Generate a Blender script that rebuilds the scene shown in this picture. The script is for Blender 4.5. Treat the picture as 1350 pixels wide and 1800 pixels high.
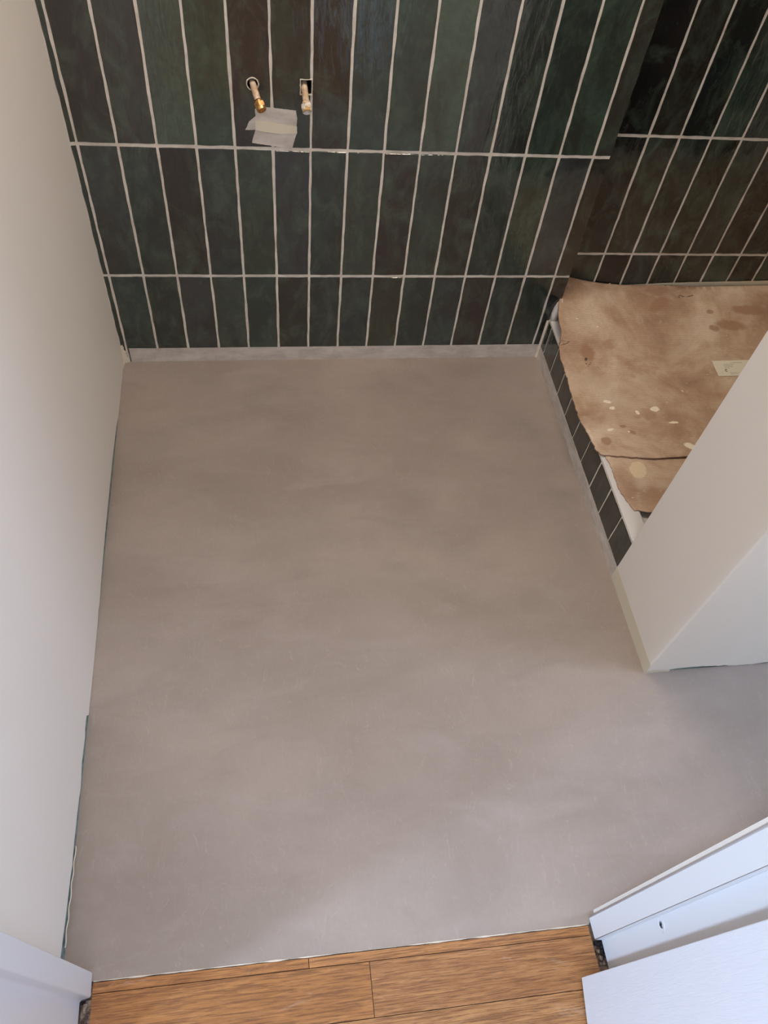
import bpy, bmesh, math, random
import numpy as np
from mathutils import Vector, Matrix, noise

random.seed(7)
S = bpy.context.scene
COL = S.collection
for o in list(bpy.data.objects):
    bpy.data.objects.remove(o, do_unlink=True)

# ------------------------------------------------------------------ camera
F_PX = 1322.2
w = Vector((-0.0188, -0.1418, -0.0433)); ang = w.length; k = w / ang
K = Matrix(((0, -k.z, k.y), (k.z, 0, -k.x), (-k.y, k.x, 0)))
Rw = Matrix.Identity(3) + K * math.sin(ang) + (K @ K) * (1 - math.cos(ang))
p_ = math.radians(55)
fwd0 = Vector((0, math.cos(p_), -math.sin(p_))); right0 = Vector((1, 0, 0)); down0 = fwd0.cross(right0)
B0 = Matrix((right0, down0, fwd0))
RC = Rw @ B0                                   # world -> camera (right, down, forward)
right, down, fwd = Vector(RC[0]), Vector(RC[1]), Vector(RC[2])
cam_d = bpy.data.cameras.new('camera')
cam_d.sensor_fit = 'AUTO'; cam_d.sensor_width = 36; cam_d.lens = F_PX * 36 / 1800
cam_d.clip_start = 0.02
cam = bpy.data.objects.new('camera', cam_d); COL.objects.link(cam)
m = Matrix((right, -down, -fwd)).transposed().to_4x4()
m.translation = Vector((0.3603, -1.5259, 1.3931))
cam.matrix_world = m
S.camera = cam

# ------------------------------------------------------------------ colour management, world, lights
S.view_settings.view_transform = 'Standard'
S.view_settings.look = 'None'
S.view_settings.gamma = 1.0
S.view_settings.exposure = 0.04
S.view_settings.use_curve_mapping = False

world = bpy.data.worlds.new('sky'); S.world = world
world.use_nodes = True
wb = world.node_tree.nodes['Background']
wb.inputs[0].default_value = (0.55, 0.72, 1.0, 1); wb.inputs[1].default_value = 1.0


def area(name, loc, target, sx, sy, power, color):
    d = bpy.data.lights.new(name, 'AREA'); d.shape = 'RECTANGLE'; d.size = sx; d.size_y = sy
    d.energy = power; d.color = color
    o = bpy.data.objects.new(name, d); COL.objects.link(o)
    o.location = loc
    o.rotation_euler = (Vector(target) - Vector(loc)).to_track_quat('-Z', 'Y').to_euler()
    return o


# daylight through the hallway window (left, behind the camera); local X of the light ends up horizontal
area('daylight_hall_window', (-2.48, -2.62, 1.62), (0, -2.62, 1.62), 0.29, 1.45, 116, (0.54, 0.72, 1.0))
# ceiling lamp of the bathroom, warm
area('ceiling_light_bathroom', (0.75, -0.34, 2.42), (0.75, -0.34, 0), 0.7, 0.5, 19.0, (1.0, 0.84, 0.69))
# added bluish fill, unseen, from the far end of the nook beyond the partition
area('nook_fill_light', (2.035, -1.165, 1.5), (0, -1.165, 1.2), 0.33, 1.1, 25, (0.57, 0.69, 1.0))
# fill light added under the hallway ceiling to brighten the doorway side
area('hall_fill_light', (0.1, -2.6, 2.42), (0.1, -2.6, 0), 0.9, 0.9, 12, (0.90, 0.88, 1.0))


# ------------------------------------------------------------------ material helpers
def srgb(r, g, b):
    f = lambda c: (c / 255 / 12.92) if c / 255 <= 0.04045 else ((c / 255 + 0.055) / 1.055) ** 2.4
    return (f(r), f(g), f(b), 1)


class NT:
    def __init__(s, name, rough=0.5, color=(0.8, 0.8, 0.8, 1), metallic=0.0, spec=0.5):
        s.m = bpy.data.materials.new(name); s.m.use_nodes = True
        s.n = s.m.node_tree.nodes; s.l = s.m.node_tree.links
        s.b = s.n['Principled BSDF']
        s.b.inputs['Roughness'].default_value = rough
        s.b.inputs['Base Color'].default_value = color
        s.b.inputs['Metallic'].default_value = metallic
        s.b.inputs['Specular IOR Level'].default_value = spec
        s.obj = None

    def coord(s, scale=(1, 1, 1), rot=(0, 0, 0), loc=(0, 0, 0)):
        tc = s.n.new('ShaderNodeTexCoord'); mp = s.n.new('ShaderNodeMapping')
        mp.inputs['Scale'].default_value = scale; mp.inputs['Rotation'].default_value = rot
        mp.inputs['Location'].default_value = loc
        s.l.new(tc.outputs['Object'], mp.inputs['Vector'])
        return mp.outputs[0]

    def noise(s, vec, scale, detail=4, rough=0.55, dist=0.0):
        t = s.n.new('ShaderNodeTexNoise')
        t.inputs['Scale'].default_value = scale; t.inputs['Detail'].default_value = detail
        t.inputs['Roughness'].default_value = rough; t.inputs['Distortion'].default_value = dist
        if vec is not None: s.l.new(vec, t.inputs['Vector'])
        return t.outputs['Fac']

    def ramp(s, fac, stops, interp='LINEAR'):
        r = s.n.new('ShaderNodeValToRGB'); r.color_ramp.interpolation = interp
        e = r.color_ramp.elements
        while len(e) < len(stops): e.new(0.5)
        for i, (p, c) in enumerate(stops):
            e[i].position = p
            e[i].color = c if isinstance(c, tuple) else (c, c, c, 1)
        s.l.new(fac, r.inputs[0])
        return r.outputs[0]

    def mix(s, fac, a, b, mode='MIX'):
        x = s.n.new('ShaderNodeMix'); x.data_type = 'RGBA'; x.blend_type = mode
        for sock, v in ((0, fac), (6, a), (7, b)):
            if isinstance(v, (int, float)): x.inputs[sock].default_value = v
            elif isinstance(v, tuple): x.inputs[sock].default_value = v
            else: s.l.new(v, x.inputs[sock])
        return x.outputs[2]

    def math(s, op, a, b=0.0, c=0.0):
        x = s.n.new('ShaderNodeMath'); x.operation = op
        for i, v in enumerate((a, b, c)):
            if isinstance(v, (int, float)): x.inputs[i].default_value = v
            else: s.l.new(v, x.inputs[i])
        return x.outputs[0]

    def base(s, c): s.l.new(c, s.b.inputs['Base Color'])
    def rough(s, r): s.l.new(r, s.b.inputs['Roughness'])

    def bump(s, h, strength=0.2, dist=0.01, prev=None):
        b = s.n.new('ShaderNodeBump'); b.inputs['Strength'].default_value = strength
        b.inputs['Distance'].default_value = dist
        s.l.new(h, b.inputs['Height'])
        if prev is not None: s.l.new(prev, b.inputs['Normal'])
        s.l.new(b.outputs[0], s.b.inputs['Normal'])
        return b.outputs[0]


# microcement floor
t = NT('microcement', rough=0.55)
v = t.coord()
n1 = t.noise(t.coord((1.0, 1.5, 1)), 2.6, 5, 0.55, 0.4)
n2 = t.noise(t.coord((2.2, 5.5, 1), (0, 0, 0.35)), 2.2, 5, 0.6, 0.8)
n3 = t.noise(v, 160, 3, 0.6)
n4 = t.noise(t.coord((1.2, 3.0, 1), (0, 0, -0.5), (3, 1, 0)), 3.4, 5, 0.6, 1.2)
c = t.ramp(n1, [(0.30, srgb(143, 130, 119)), (0.50, srgb(153, 141, 131)), (0.70, srgb(163, 150, 139))])
c = t.mix(t.ramp(n2, [(0.52, 0.0), (0.72, 0.50)]), c, srgb(166, 154, 145))
c = t.mix(t.ramp(n4, [(0.55, 0.0), (0.78, 0.45)]), c, srgb(137, 126, 117))
c = t.mix(t.ramp(n3, [(0.35, 0.07), (0.65, 0.0)]), c, srgb(110, 98, 90))
n5 = t.noise(t.coord((4, 1.2, 1), (0, 0, 1.1), (5, 2, 0)), 5, 3, 0.5, 2.0)
c = t.mix(t.ramp(n5, [(0.492, 0.0), (0.5, 0.35), (0.503, 0.0)]), c, srgb(176, 165, 152))
t.base(c)
t.rough(t.ramp(n2, [(0.3, 0.48), (0.7, 0.62)]))
t.bump(t.noise(v, 30, 4, 0.5), 0.08, 0.004)
M_FLOOR = t.m


def paint(name, col, rough=0.55, bump=0.05):
    t = NT(name, rough=rough, color=col)
    v = t.coord()
    n = t.noise(v, 1.7, 4, 0.5)
    t.base(t.mix(t.ramp(n, [(0.35, 0.0), (0.7, 0.35)]), col, tuple(x * 0.965 for x in col[:3]) + (1,)))
    t.bump(t.noise(v, 220, 3, 0.6), bump, 0.001)
    return t.m


M_WALL = paint('warm_white_wall_paint', srgb(238, 232, 222), 0.6)
M_CEIL = paint('ceiling_paint', srgb(235, 232, 226), 0.7)
M_HALL = paint('hall_wall_paint', srgb(222, 218, 212), 0.7)
M_GLOSS = paint('white_satin_paint', srgb(222, 223, 225), 0.32, 0.03)
M_CAULK = paint('cream_caulk', srgb(214, 204, 186), 0.6)
M_CREAM = paint('cream_masking_tape', srgb(222, 212, 188), 0.65)
M_TRAY = paint('shower_tray_composite', srgb(214, 210, 206), 0.35)
M_DARK = paint('dark_void', srgb(24, 21, 20), 0.9)

# moisture-resistant plasterboard exposed
t = NT('green_plasterboard', rough=0.8)
v = t.coord((1, 6, 6))
t.base(t.ramp(t.noise(v, 9, 4, 0.7), [(0.35, srgb(70, 84, 84)), (0.5, srgb(112, 134, 131)), (0.68, srgb(140, 158, 153))]))
M_BOARD = t.m

t = NT('raw_screed', rough=0.9)
v = t.coord()
t.base(t.ramp(t.noise(v, 60, 5, 0.7), [(0.38, srgb(66, 56, 50)), (0.52, srgb(148, 128, 112)), (0.7, srgb(176, 158, 142))]))
t.bump(t.noise(v, 80, 5, 0.7), 0.5, 0.004)
M_SCREED = t.m

# glazed tile: attribute tile_col holds the glaze colour, tile_rnd an offset so no two tiles repeat
t = NT('glazed_green_tile', rough=0.1, spec=0.5)
at = t.n.new('ShaderNodeAttribute'); at.attribute_name = 'tile_col'
ar = t.n.new('ShaderNodeAttribute'); ar.attribute_name = 'tile_rnd'
tc = t.n.new('ShaderNodeTexCoord')
ad = t.n.new('ShaderNodeVectorMath'); ad.operation = 'MULTIPLY_ADD'
t.l.new(ar.outputs['Color'], ad.inputs[0]); ad.inputs[1].default_value = (9, 9, 9)
t.l.new(tc.outputs['Object'], ad.inputs[2])
vo = ad.outputs[0]
mp = t.n.new('ShaderNodeMapping'); mp.inputs['Scale'].default_value = (1, 1, 0.55); t.l.new(vo, mp.inputs['Vector'])
na = t.noise(mp.outputs[0], 11, 5, 0.55, 0.5)
nb = t.noise(mp.outputs[0], 19, 5, 0.65, 0.9)
nc = t.noise(vo, 70, 4, 0.7)
c = t.mix(t.ramp(na, [(0.36, 0.60), (0.58, 0.0)]), at.outputs['Color'], srgb(52, 47, 42))
c = t.mix(t.ramp(nb, [(0.46, 0.0), (0.72, 0.62)]), c, srgb(84, 100, 84))
c = t.mix(t.ramp(na, [(0.58, 0.0), (0.8, 0.4)]), c, srgb(56, 78, 70))
c = t.mix(t.ramp(nc, [(0.4, 0.25), (0.62, 0.0)]), c, srgb(34, 36, 33))
t.base(c)
t.rough(t.ramp(nb, [(0.3, 0.06), (0.7, 0.12)]))
t.b.inputs['Coat Weight'].default_value = 0.4
t.b.inputs['Coat IOR'].default_value = 1.6
t.b.inputs['Coat Roughness'].default_value = 0.015
mp2 = t.n.new('ShaderNodeMapping'); mp2.inputs['Scale'].default_value = (1.0, 1.0, 0.28); t.l.new(vo, mp2.inputs['Vector'])
bp = t.bump(t.noise(mp2.outputs[0], 80, 3, 0.5, 1.0), 0.5, 0.0012)
bq = t.bump(t.noise(mp2.outputs[0], 26, 2, 0.5, 0.6), 0.5, 0.0026, bp)
t.l.new(bq, t.b.inputs['Coat Normal'])
M_TILE = t.m

t = NT('cream_grout', rough=0.85)
v = t.coord()
t.base(t.ramp(t.noise(v, 24, 5, 0.7), [(0.3, srgb(200, 188, 170)), (0.55, srgb(226, 217, 202)), (0.75, srgb(236, 229, 216))]))
t.bump(t.noise(v, 300, 4, 0.7), 0.5, 0.001)
M_GROUT = t.m

# translucent masking tape
t = NT('translucent_masking_tape', rough=0.6)
v = t.coord((1, 1, 3))
t.base(t.ramp(t.noise(v, 12, 5, 0.65), [(0.35, srgb(206, 196, 184)), (0.65, srgb(230, 221, 210))]))
tr = t.n.new('ShaderNodeBsdfTransparent'); mx = t.n.new('ShaderNodeMixShader')
t.l.new(t.ramp(t.noise(t.coord((1, 1, 2)), 20, 5, 0.7), [(0.36, 0.70), (0.58, 0.88)]), mx.inputs[0])
t.l.new(tr.outputs[0], mx.inputs[1]); t.l.new(t.b.outputs[0], mx.inputs[2])
t.l.new(mx.outputs[0], t.n['Material Output'].inputs[0])
t.bump(t.noise(v, 120, 4, 0.7), 0.3, 0.001)
M_TAPE = t.m

# cardboard
t = NT('stained_cardboard', rough=0.85)
v = t.coord()
n1 = t.noise(v, 5.5, 6, 0.65, 0.4); n2 = t.noise(v, 16, 5, 0.7); n3 = t.noise(v, 60, 5, 0.75)
c = t.ramp(n1, [(0.34, srgb(166, 132, 106)), (0.5, srgb(196, 166, 138)), (0.64, srgb(224, 202, 176))])
c = t.mix(t.ramp(n2, [(0.54, 0.0), (0.72, 0.55)]), c, srgb(214, 194, 168))
c = t.mix(t.ramp(t.noise(t.coord(loc=(4.3, 1.2, 0)), 7.5, 4, 0.5), [(0.62, 0.0), (0.645, 0.5)]), c, srgb(176, 140, 110))
wv = t.n.new('ShaderNodeTexWave'); wv.wave_type = 'BANDS'; wv.bands_direction = 'Y'
wv.inputs['Scale'].default_value = 74; wv.inputs['Distortion'].default_value = 3.0
wv.inputs['Detail'].default_value = 3; wv.inputs['Detail Scale'].default_value = 2
t.l.new(v, wv.inputs['Vector'])
c = t.mix(t.math('MULTIPLY', t.math('MULTIPLY', wv.outputs['Fac'], n2), 0.48), c, srgb(112, 86, 68))
c = t.mix(t.ramp(n3, [(0.60, 0.0), (0.66, 0.45)]), c, srgb(202, 184, 158))
c = t.mix(t.ramp(t.noise(v, 120, 2, 0.5), [(0.745, 0.0), (0.76, 0.8)]), c, srgb(224, 214, 196))
# dried plaster drops, damp marks and black scuffs, each at its own place on the sheet
ds = t.n.new('ShaderNodeTexNoise'); ds.inputs['Scale'].default_value = 55; ds.inputs['Detail'].default_value = 3
t.l.new(t.coord(), ds.inputs['Vector'])
dv = t.n.new('ShaderNodeVectorMath'); dv.operation = 'MULTIPLY_ADD'
t.l.new(ds.outputs['Color'], dv.inputs[0]); dv.inputs[1].default_value = (0.014, 0.014, 0)
t.l.new(t.coord(loc=(-0.007, -0.007, 0)), dv.inputs[2])


def spots(c, lst, col, soft, amt):
    tot = None
    for (x, y, rx, ry, rot) in lst:
        sb = t.n.new('ShaderNodeVectorMath'); sb.operation = 'SUBTRACT'; t.l.new(dv.outputs[0], sb.inputs[0]); sb.inputs[1].default_value = (x, y, 0)
        mp_ = t.n.new('ShaderNodeMapping'); mp_.vector_type = 'POINT'; t.l.new(sb.outputs[0], mp_.inputs[0])
        mp_.inputs['Rotation'].default_value = (0, 0, rot)
        ml = t.n.new('ShaderNodeVectorMath'); ml.operation = 'MULTIPLY'; t.l.new(mp_.outputs[0], ml.inputs[0]); ml.inputs[1].default_value = (1 / rx, 1 / ry, 0)
        ln = t.n.new('ShaderNodeVectorMath'); ln.operation = 'LENGTH'; t.l.new(ml.outputs[0], ln.inputs[0])
        k_ = t.ramp(ln.outputs['Value'], [(max(0.0, 1 - soft), amt), (1.0, 0.0)])
        tot = k_ if tot is None else t.math('MAXIMUM', tot, k_)
    return t.mix(tot, c, col)


c = spots(c, [(1.1225, -0.4447, .014, .016, 0), (1.193, -0.418, .012, .008, 0), (1.178, -0.398, .010, .007, 0), (1.655, -0.012, .060, .020, .1), (1.585, -0.062, .052, .020, .1),
              (1.534, -0.072, .018, .012, .1), (1.5397, -0.0162, .013, .009, .1), (1.40, 0.010, .020, .045, .9), (1.16, -0.15, .022, .03, 0)], srgb(160, 120, 92), .35, .75)
c = spots(c, [(1.14, -.235, .028, .040, 0.3), (1.19, -.31, .05, .035, 0), (1.17, -.565, .022, .03, .3), (1.22, -.57, .03, .02, 0)], srgb(206, 188, 164), .8, .6)
c = spots(c, [(1.2766, -0.3445, .0135, .0085, -.3), (1.23, -0.3524, .0055, .008, .2), (1.1695, -0.3374, .0085, .0052, .1), (1.1433, -0.4084, .0075, .005, -.2), (1.3207, -0.4701, .016, .011, .5),
              (1.186, -.418, .0035, .0035, 0), (1.165, -.315, .013, .004, .1), (1.31, -.390, .016, .004, 0), (1.205, -.07, .003, .0025, 0), (1.150, -.052, .003, .0025, 0), (1.37, -.285, .003, .0025, 0)], srgb(246, 236, 210), .25, .95)
c = spots(c, [(1.175, -0.528, .020, .027, .3)], srgb(228, 208, 172), .15, .75)
c = spots(c, [(1.1515, -0.1700, .0036, .0085, .2), (1.149, -0.184, .0030, .002, .2), (1.156, -0.186, .0035, .0014, -.3), (1.160, -0.181, .0030, .0014, .3), (1.153, -0.192, .002, .0015, 0),
              (1.475, 0.040, .010, .0022, .3), (1.495, 0.039, .011, .0022, -.2), (1.468, 0.036, .004, .002, 0), (1.506, 0.040, .004, .002, 0)], srgb(48, 42, 40), .4, .85)
t.base(c)
bp = t.bump(wv.outputs['Fac'], 0.25, 0.002)
t.bump(n3, 0.3, 0.002, bp)
M_CARD = t.m
M_CARDEDGE = NT('torn_cardboard_edge', rough=0.9, color=srgb(160, 122, 94)).m

M_PLASTER = paint('dried_plaster', srgb(216, 200, 172), 0.9)
M_STAIN = paint('damp_stain', srgb(126, 92, 72), 0.85)
M_LABEL = paint('cream_card', srgb(232, 226, 204), 0.6)
M_INKL = NT('faint_grey_print', rough=0.7, color=srgb(160, 156, 140)).m
M_INKD = NT('dark_ink', rough=0.7, color=srgb(40, 38, 34)).m

# pipes
t = NT('wrapped_pipe', rough=0.45)
v = t.coord()
t.base(t.ramp(t.noise(v, 90, 4, 0.6), [(0.35, srgb(184, 150, 118)), (0.65, srgb(226, 206, 182))]))
t.bump(t.noise(v, 320, 3, 0.6), 0.4, 0.001)
M_PIPE = t.m
t = NT('brass', rough=0.38, color=srgb(206, 160, 98), metallic=0.85)
v = t.coord()
t.base(t.ramp(t.noise(v, 120, 4, 0.6), [(0.35, srgb(168, 118, 70)), (0.65, srgb(222, 182, 124))]))
M_BRASS = t.m
t = NT('plaster_smeared_brass', rough=0.7)
v = t.coord()
t.base(t.ramp(t.noise(v, 75, 3, 0.6), [(0.42, srgb(196, 156, 104)), (0.48, srgb(214, 206, 196)), (0.6, srgb(226, 222, 216))]))
M_NUTW = t.m

# oak parquet: plank colour from attribute
t = NT('oak_parquet', rough=0.4)
at = t.n.new('ShaderNodeAttribute'); at.attribute_name = 'tile_col'
ar = t.n.new('ShaderNodeAttribute'); ar.attribute_name = 'tile_rnd'
tc = t.n.new('ShaderNodeTexCoord')
ad = t.n.new('ShaderNodeVectorMath'); ad.operation = 'MULTIPLY_ADD'
t.l.new(ar.outputs['Color'], ad.inputs[0]); ad.inputs[1].default_value = (9, 9, 9)
t.l.new(tc.outputs['Object'], ad.inputs[2])
mp = t.n.new('ShaderNodeMapping'); mp.inputs['Scale'].default_value = (0.55, 9, 1); t.l.new(ad.outputs[0], mp.inputs['Vector'])
ng = t.noise(mp.outputs[0], 17, 8, 0.72, 1.2)
mp3 = t.n.new('ShaderNodeMapping'); mp3.inputs['Scale'].default_value = (0.8, 24, 1); t.l.new(ad.outputs[0], mp3.inputs['Vector'])
nf = t.noise(mp3.outputs[0], 22, 4, 0.7)
c = t.mix(t.ramp(ng, [(0.36, 0.75), (0.56, 0.0)]), at.outputs['Color'], srgb(132, 84, 40))
c = t.mix(t.ramp(ng, [(0.52, 0.0), (0.72, 0.6)]), c, srgb(194, 142, 84))
c = t.mix(t.ramp(nf, [(0.42, 0.75), (0.52, 0.0)]), c, srgb(104, 64, 32))
sc = t.noise(t.coord((1, 3.2, 1)), 7, 5, 0.75, 0.6)
c = t.mix(t.ramp(sc, [(0.60, 0.0), (0.76, 0.6)]), c, srgb(196, 176, 160))
t.base(c)
t.rough(t.ramp(sc, [(0.4, 0.34), (0.75, 0.6)]))
t.bump(nf, 0.15, 0.001)
M_OAK = t.m

# door leaf: white with embossed grain running up the leaf
t = NT('embossed_white_door', rough=0.4, color=srgb(220, 222, 227))
nz = t.noise(t.coord((1, 26, 2.2)), 9, 5, 0.6, 0.8)
t.bump(nz, 0.22, 0.003)
M_LEAF = t.m
M_GLASS = NT('window_glass', rough=0.02, color=(0.9, 0.95, 1, 1)).m
gb = M_GLASS.node_tree.nodes['Principled BSDF']; gb.inputs['Transmission Weight'].default_value = 1.0


# ------------------------------------------------------------------ mesh helpers
class MB:
    def __init__(s): s.v = []; s.f = []; s.mi = []; s.col = []; s.rnd = []; s.sm = []

    def add(s, verts, faces, mi=0, col=(0.5, 0.5, 0.5), rnd=(0, 0, 0), smooth=False):
        o = len(s.v); s.v += [tuple(x) for x in verts]
        for f in faces:
            s.f.append([i + o for i in f]); s.mi.append(mi); s.sm.append(smooth)
        s.col += [col] * len(verts); s.rnd += [rnd] * len(verts)

    def box(s, a, b, mi=0, **kw):
        (x0, y0, z0), (x1, y1, z1) = a, b
        vs = [(x0, y0, z0), (x1, y0, z0), (x1, y1, z0), (x0, y1, z0), (x0, y0, z1), (x1, y0, z1), (x1, y1, z1), (x0, y1, z1)]
        s.add(vs, [(0, 3, 2, 1), (4, 5, 6, 7), (0, 1, 5, 4), (1, 2, 6, 5), (2, 3, 7, 6), (3, 0, 4, 7)], mi, **kw)

    def prism(s, poly, z0, z1, mi=0, smooth=False, **kw):
        n = len(poly)
        vs = [(x, y, z0) for x, y in poly] + [(x, y, z1) for x, y in poly]
        a = sum(poly[i][0] * poly[(i + 1) % n][1] - poly[(i + 1) % n][0] * poly[i][1] for i in range(n))
        fs = [(i, (i + 1) % n, n + (i + 1) % n, n + i) for i in range(n)]
        caps = [tuple(range(n))[::-1], tuple(range(n, 2 * n))]
        if a < 0:
            fs = [f[::-1] for f in fs]; caps = [c[::-1] for c in caps]
        s.add(vs, fs + caps, mi, **kw)

    def build(s, name, mats, parent=None, bevel=0.0, smooth=None):
        me = bpy.data.meshes.new(name)
        me.from_pydata(s.v, [], s.f)
        for mt in (mats if isinstance(mats, (list, tuple)) else [mats]): me.materials.append(mt)
        me.polygons.foreach_set('material_index', s.mi)
        me.polygons.foreach_set('use_smooth', s.sm if smooth is None else [smooth] * len(s.f))
        for nm, dat in (('tile_col', s.col), ('tile_rnd', s.rnd)):
            a = me.attributes.new(nm, 'FLOAT_COLOR', 'POINT')
            a.data.foreach_set('color', np.array([(*c, 1.0) for c in dat], 'f').ravel())
        me.update()
        o = bpy.data.objects.new(name, me); COL.objects.link(o)
        if parent is not None: o.parent = parent
        if bevel:
            bv = o.modifiers.new('bevel', 'BEVEL'); bv.width = bevel; bv.segments = 3; bv.limit_method = 'ANGLE'
            bv.angle_limit = math.radians(40)
            me.polygons.foreach_set('use_smooth', [True] * len(s.f))
            wn = o.modifiers.new('wn', 'WEIGHTED_NORMAL'); wn.keep_sharp = True
        return o


def origin_to(o, p):
    """move the object's origin to p without moving its geometry"""
    p = Vector(p)
    o.data.transform(Matrix.Translation(-p)); o.location = p
    return o


def thing(name, label, cat, loc=(0, 0, 0), group=None):
    o = bpy.data.objects.new(name, None); COL.objects.link(o); o.location = loc
    o.empty_display_size = 0.05
    o['label'] = label; o['category'] = cat
    if group: o['group'] = group
    return o


def tag(o, label, cat, group=None):
    o['label'] = label; o['category'] = cat
    if group: o['group'] = group
    return o


def struct(o, label=None, cat=None):
    o['kind'] = 'structure'
    if label: o['label'] = label
    if cat: o['category'] = cat
    return o


BR = (0.040, 0.033, 0.027); DG = (0.034, 0.046, 0.038); GR = (0.048, 0.067, 0.050); TE = (0.034, 0.053, 0.047)
SL = (0.048, 0.056, 0.054); OL = (0.048, 0.050, 0.036); LG = (0.080, 0.104, 0.076); BK = (0.018, 0.020, 0.021)
KEY = {'b': BR, 'd': DG, 'g': GR, 't': TE, 's': SL, 'o': OL, 'l': LG, 'k': BK}


def tile(mb, fn, u0, u1, v0, v1, col, relief=1.0, hole=None):
    """one glazed tile; fn(u, v, w) -> world, w is the height above the grout bed"""
    rnd = tuple(random.random() for _ in range(3))
    nu = max(2, int((u1 - u0) / 0.012)); nv = max(2, int((v1 - v0) / 0.016))
    if hole: nu, nv = 46, 190
    tu, tv = random.uniform(-1, 1) * 0.012, random.uniform(-1, 1) * 0.004
    off = random.uniform(-0.0002, 0.0003)
    us = [0.0] + [0.0012 / (u1 - u0) + (1 - 0.0024 / (u1 - u0)) * i / nu for i in range(nu + 1)] + [1.0]
    vs_ = [0.0] + [0.0012 / (v1 - v0) + (1 - 0.0024 / (v1 - v0)) * i / nv for i in range(nv + 1)] + [1.0]
    V = []; UV = []; NU = len(us); NV = len(vs_)
    for j, b in enumerate(vs_):
        for i, a in enumerate(us):
            u = u0 + (u1 - u0) * a; v = v0 + (v1 - v0) * b
            # wobbly hand-made outline
            wu = noise.noise((v * 30 + rnd[0] * 40, 3.1 * (a > 0.5), rnd[1] * 9)) * 0.0015
            wv = noise.noise((u * 45 + rnd[2] * 40, 7.7 * (b > 0.5), rnd[1] * 9)) * 0.0013
            u += wu * abs(2 * a - 1); v += wv * abs(2 * b - 1)
            edge = (i in (0, NU - 1)) or (j in (0, NV - 1))
            w_ = 0.0010 + off + tu * (u - (u0 + u1) / 2) + tv * (v - (v0 + v1) / 2)
            w_ += noise.noise((u * 26 + rnd[0] * 50, v * 14 + rnd[1] * 50, 0.0)) * 0.00035 * relief
            if edge: w_ = -0.0002
            V.append(fn(u, v, w_))
            UV.append((u, v))
    Fq = []; Fe = []
    for j in range(NV - 1):
        for i in range(NU - 1):
            f = (j * NU + i, j * NU + i + 1, (j + 1) * NU + i + 1, (j + 1) * NU + i)
            if hole and hole(sum(UV[k_][0] for k_ in f) / 4, sum(UV[k_][1] for k_ in f) / 4): continue
            (Fe if i in (0, NU - 2) or j in (0, NV - 2) else Fq).append(f)
    a, b, c_ = Vector(fn(0, 0, 0)), Vector(fn(1, 0, 0)), Vector(fn(0, 1, 0)); n_ = Vector(fn(0, 0, 1)) - a
    if (b - a).cross(c_ - a).dot(n_) < 0: Fq = [f[::-1] for f in Fq]; Fe = [f[::-1] for f in Fe]
    mb.add(V, Fq, 1, col=col, rnd=rnd, smooth=True)
    mb.add(V, Fe, 1, col=col, rnd=rnd, smooth=False)


P = 0.077; G = 0.0024                           # tile pitch and half the joint
ROWS = [0.0, 0.264, 0.574, 0.884, 1.194, 1.504, 1.814, 2.124, 2.42]
H = 2.44

# ------------------------------------------------------------------ floor
LWX = lambda y: -0.0135 + (-y) * 0.0146         # plane of the left wall
mb = MB()
xs = [-0.03, 0.05, 0.865, 2.05]
mb.add([(-0.06, 0.12, 0), (-0.06, -1.40, 0), (0.0505, -1.3836, 0), (0.851, -1.3905, 0), (0.8665, -1.3745, 0), (2.05, -1.3745, 0), (2.05, 0.12, 0)],
       [(0, 1, 2, 3, 4, 5, 6)], 0)
mb.add([(-0.06, 0.12, -0.05), (-0.06, -1.40, -0.05), (0.0505, -1.3836, -0.05), (0.851, -1.3905, -0.05), (0.8665, -1.3745, -0.05), (2.05, -1.3745, -0.05), (2.05, 0.12, -0.05)],
       [(6, 5, 4, 3, 2, 1, 0)], 0)
n = 7
mb.f += [[i, n + i, n + (i + 1) % n, (i + 1) % n] for i in range(n)]; mb.mi += [0] * n; mb.sm += [False] * n
floor = struct(mb.build('floor', M_FLOOR))

# parquet of the hallway and doorway
mb = MB()
mb.box((-2.5, -4.3, -0.06), (2.3, -1.3705, -0.010), 0)
oak = [srgb(172, 116, 62)[:3], srgb(176, 122, 70)[:3], srgb(164, 110, 58)[:3], srgb(180, 132, 84)[:3], srgb(170, 120, 74)[:3]]


def plank(pts, col):
    r = tuple(random.random() for _ in range(3))
    e = 0.0005
    cx = sum(p[0] for p in pts) / len(pts); cy = sum(p[1] for p in pts) / len(pts)
    q = [(x + (e if x < cx else -e), y + (e if y < cy else -e)) for x, y in pts]
    a = sum(q[i][0] * q[(i + 1) % len(q)][1] - q[(i + 1) % len(q)][0] * q[i][1] for i in range(len(q)))
    if a < 0: q = q[::-1]
    nn = len(q)
    vs = [(x, y, -0.0005) for x, y in q] + [(x, y, -0.010) for x, y in q]
    fs = [tuple(range(nn))] + [(i, nn + i, nn + (i + 1) % nn, (i + 1) % nn) for i in range(nn)]
    fs = [fs[0]] + [f for f in fs[1:]]
    mb.add(vs, fs, 1, col=col, rnd=r)


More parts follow.
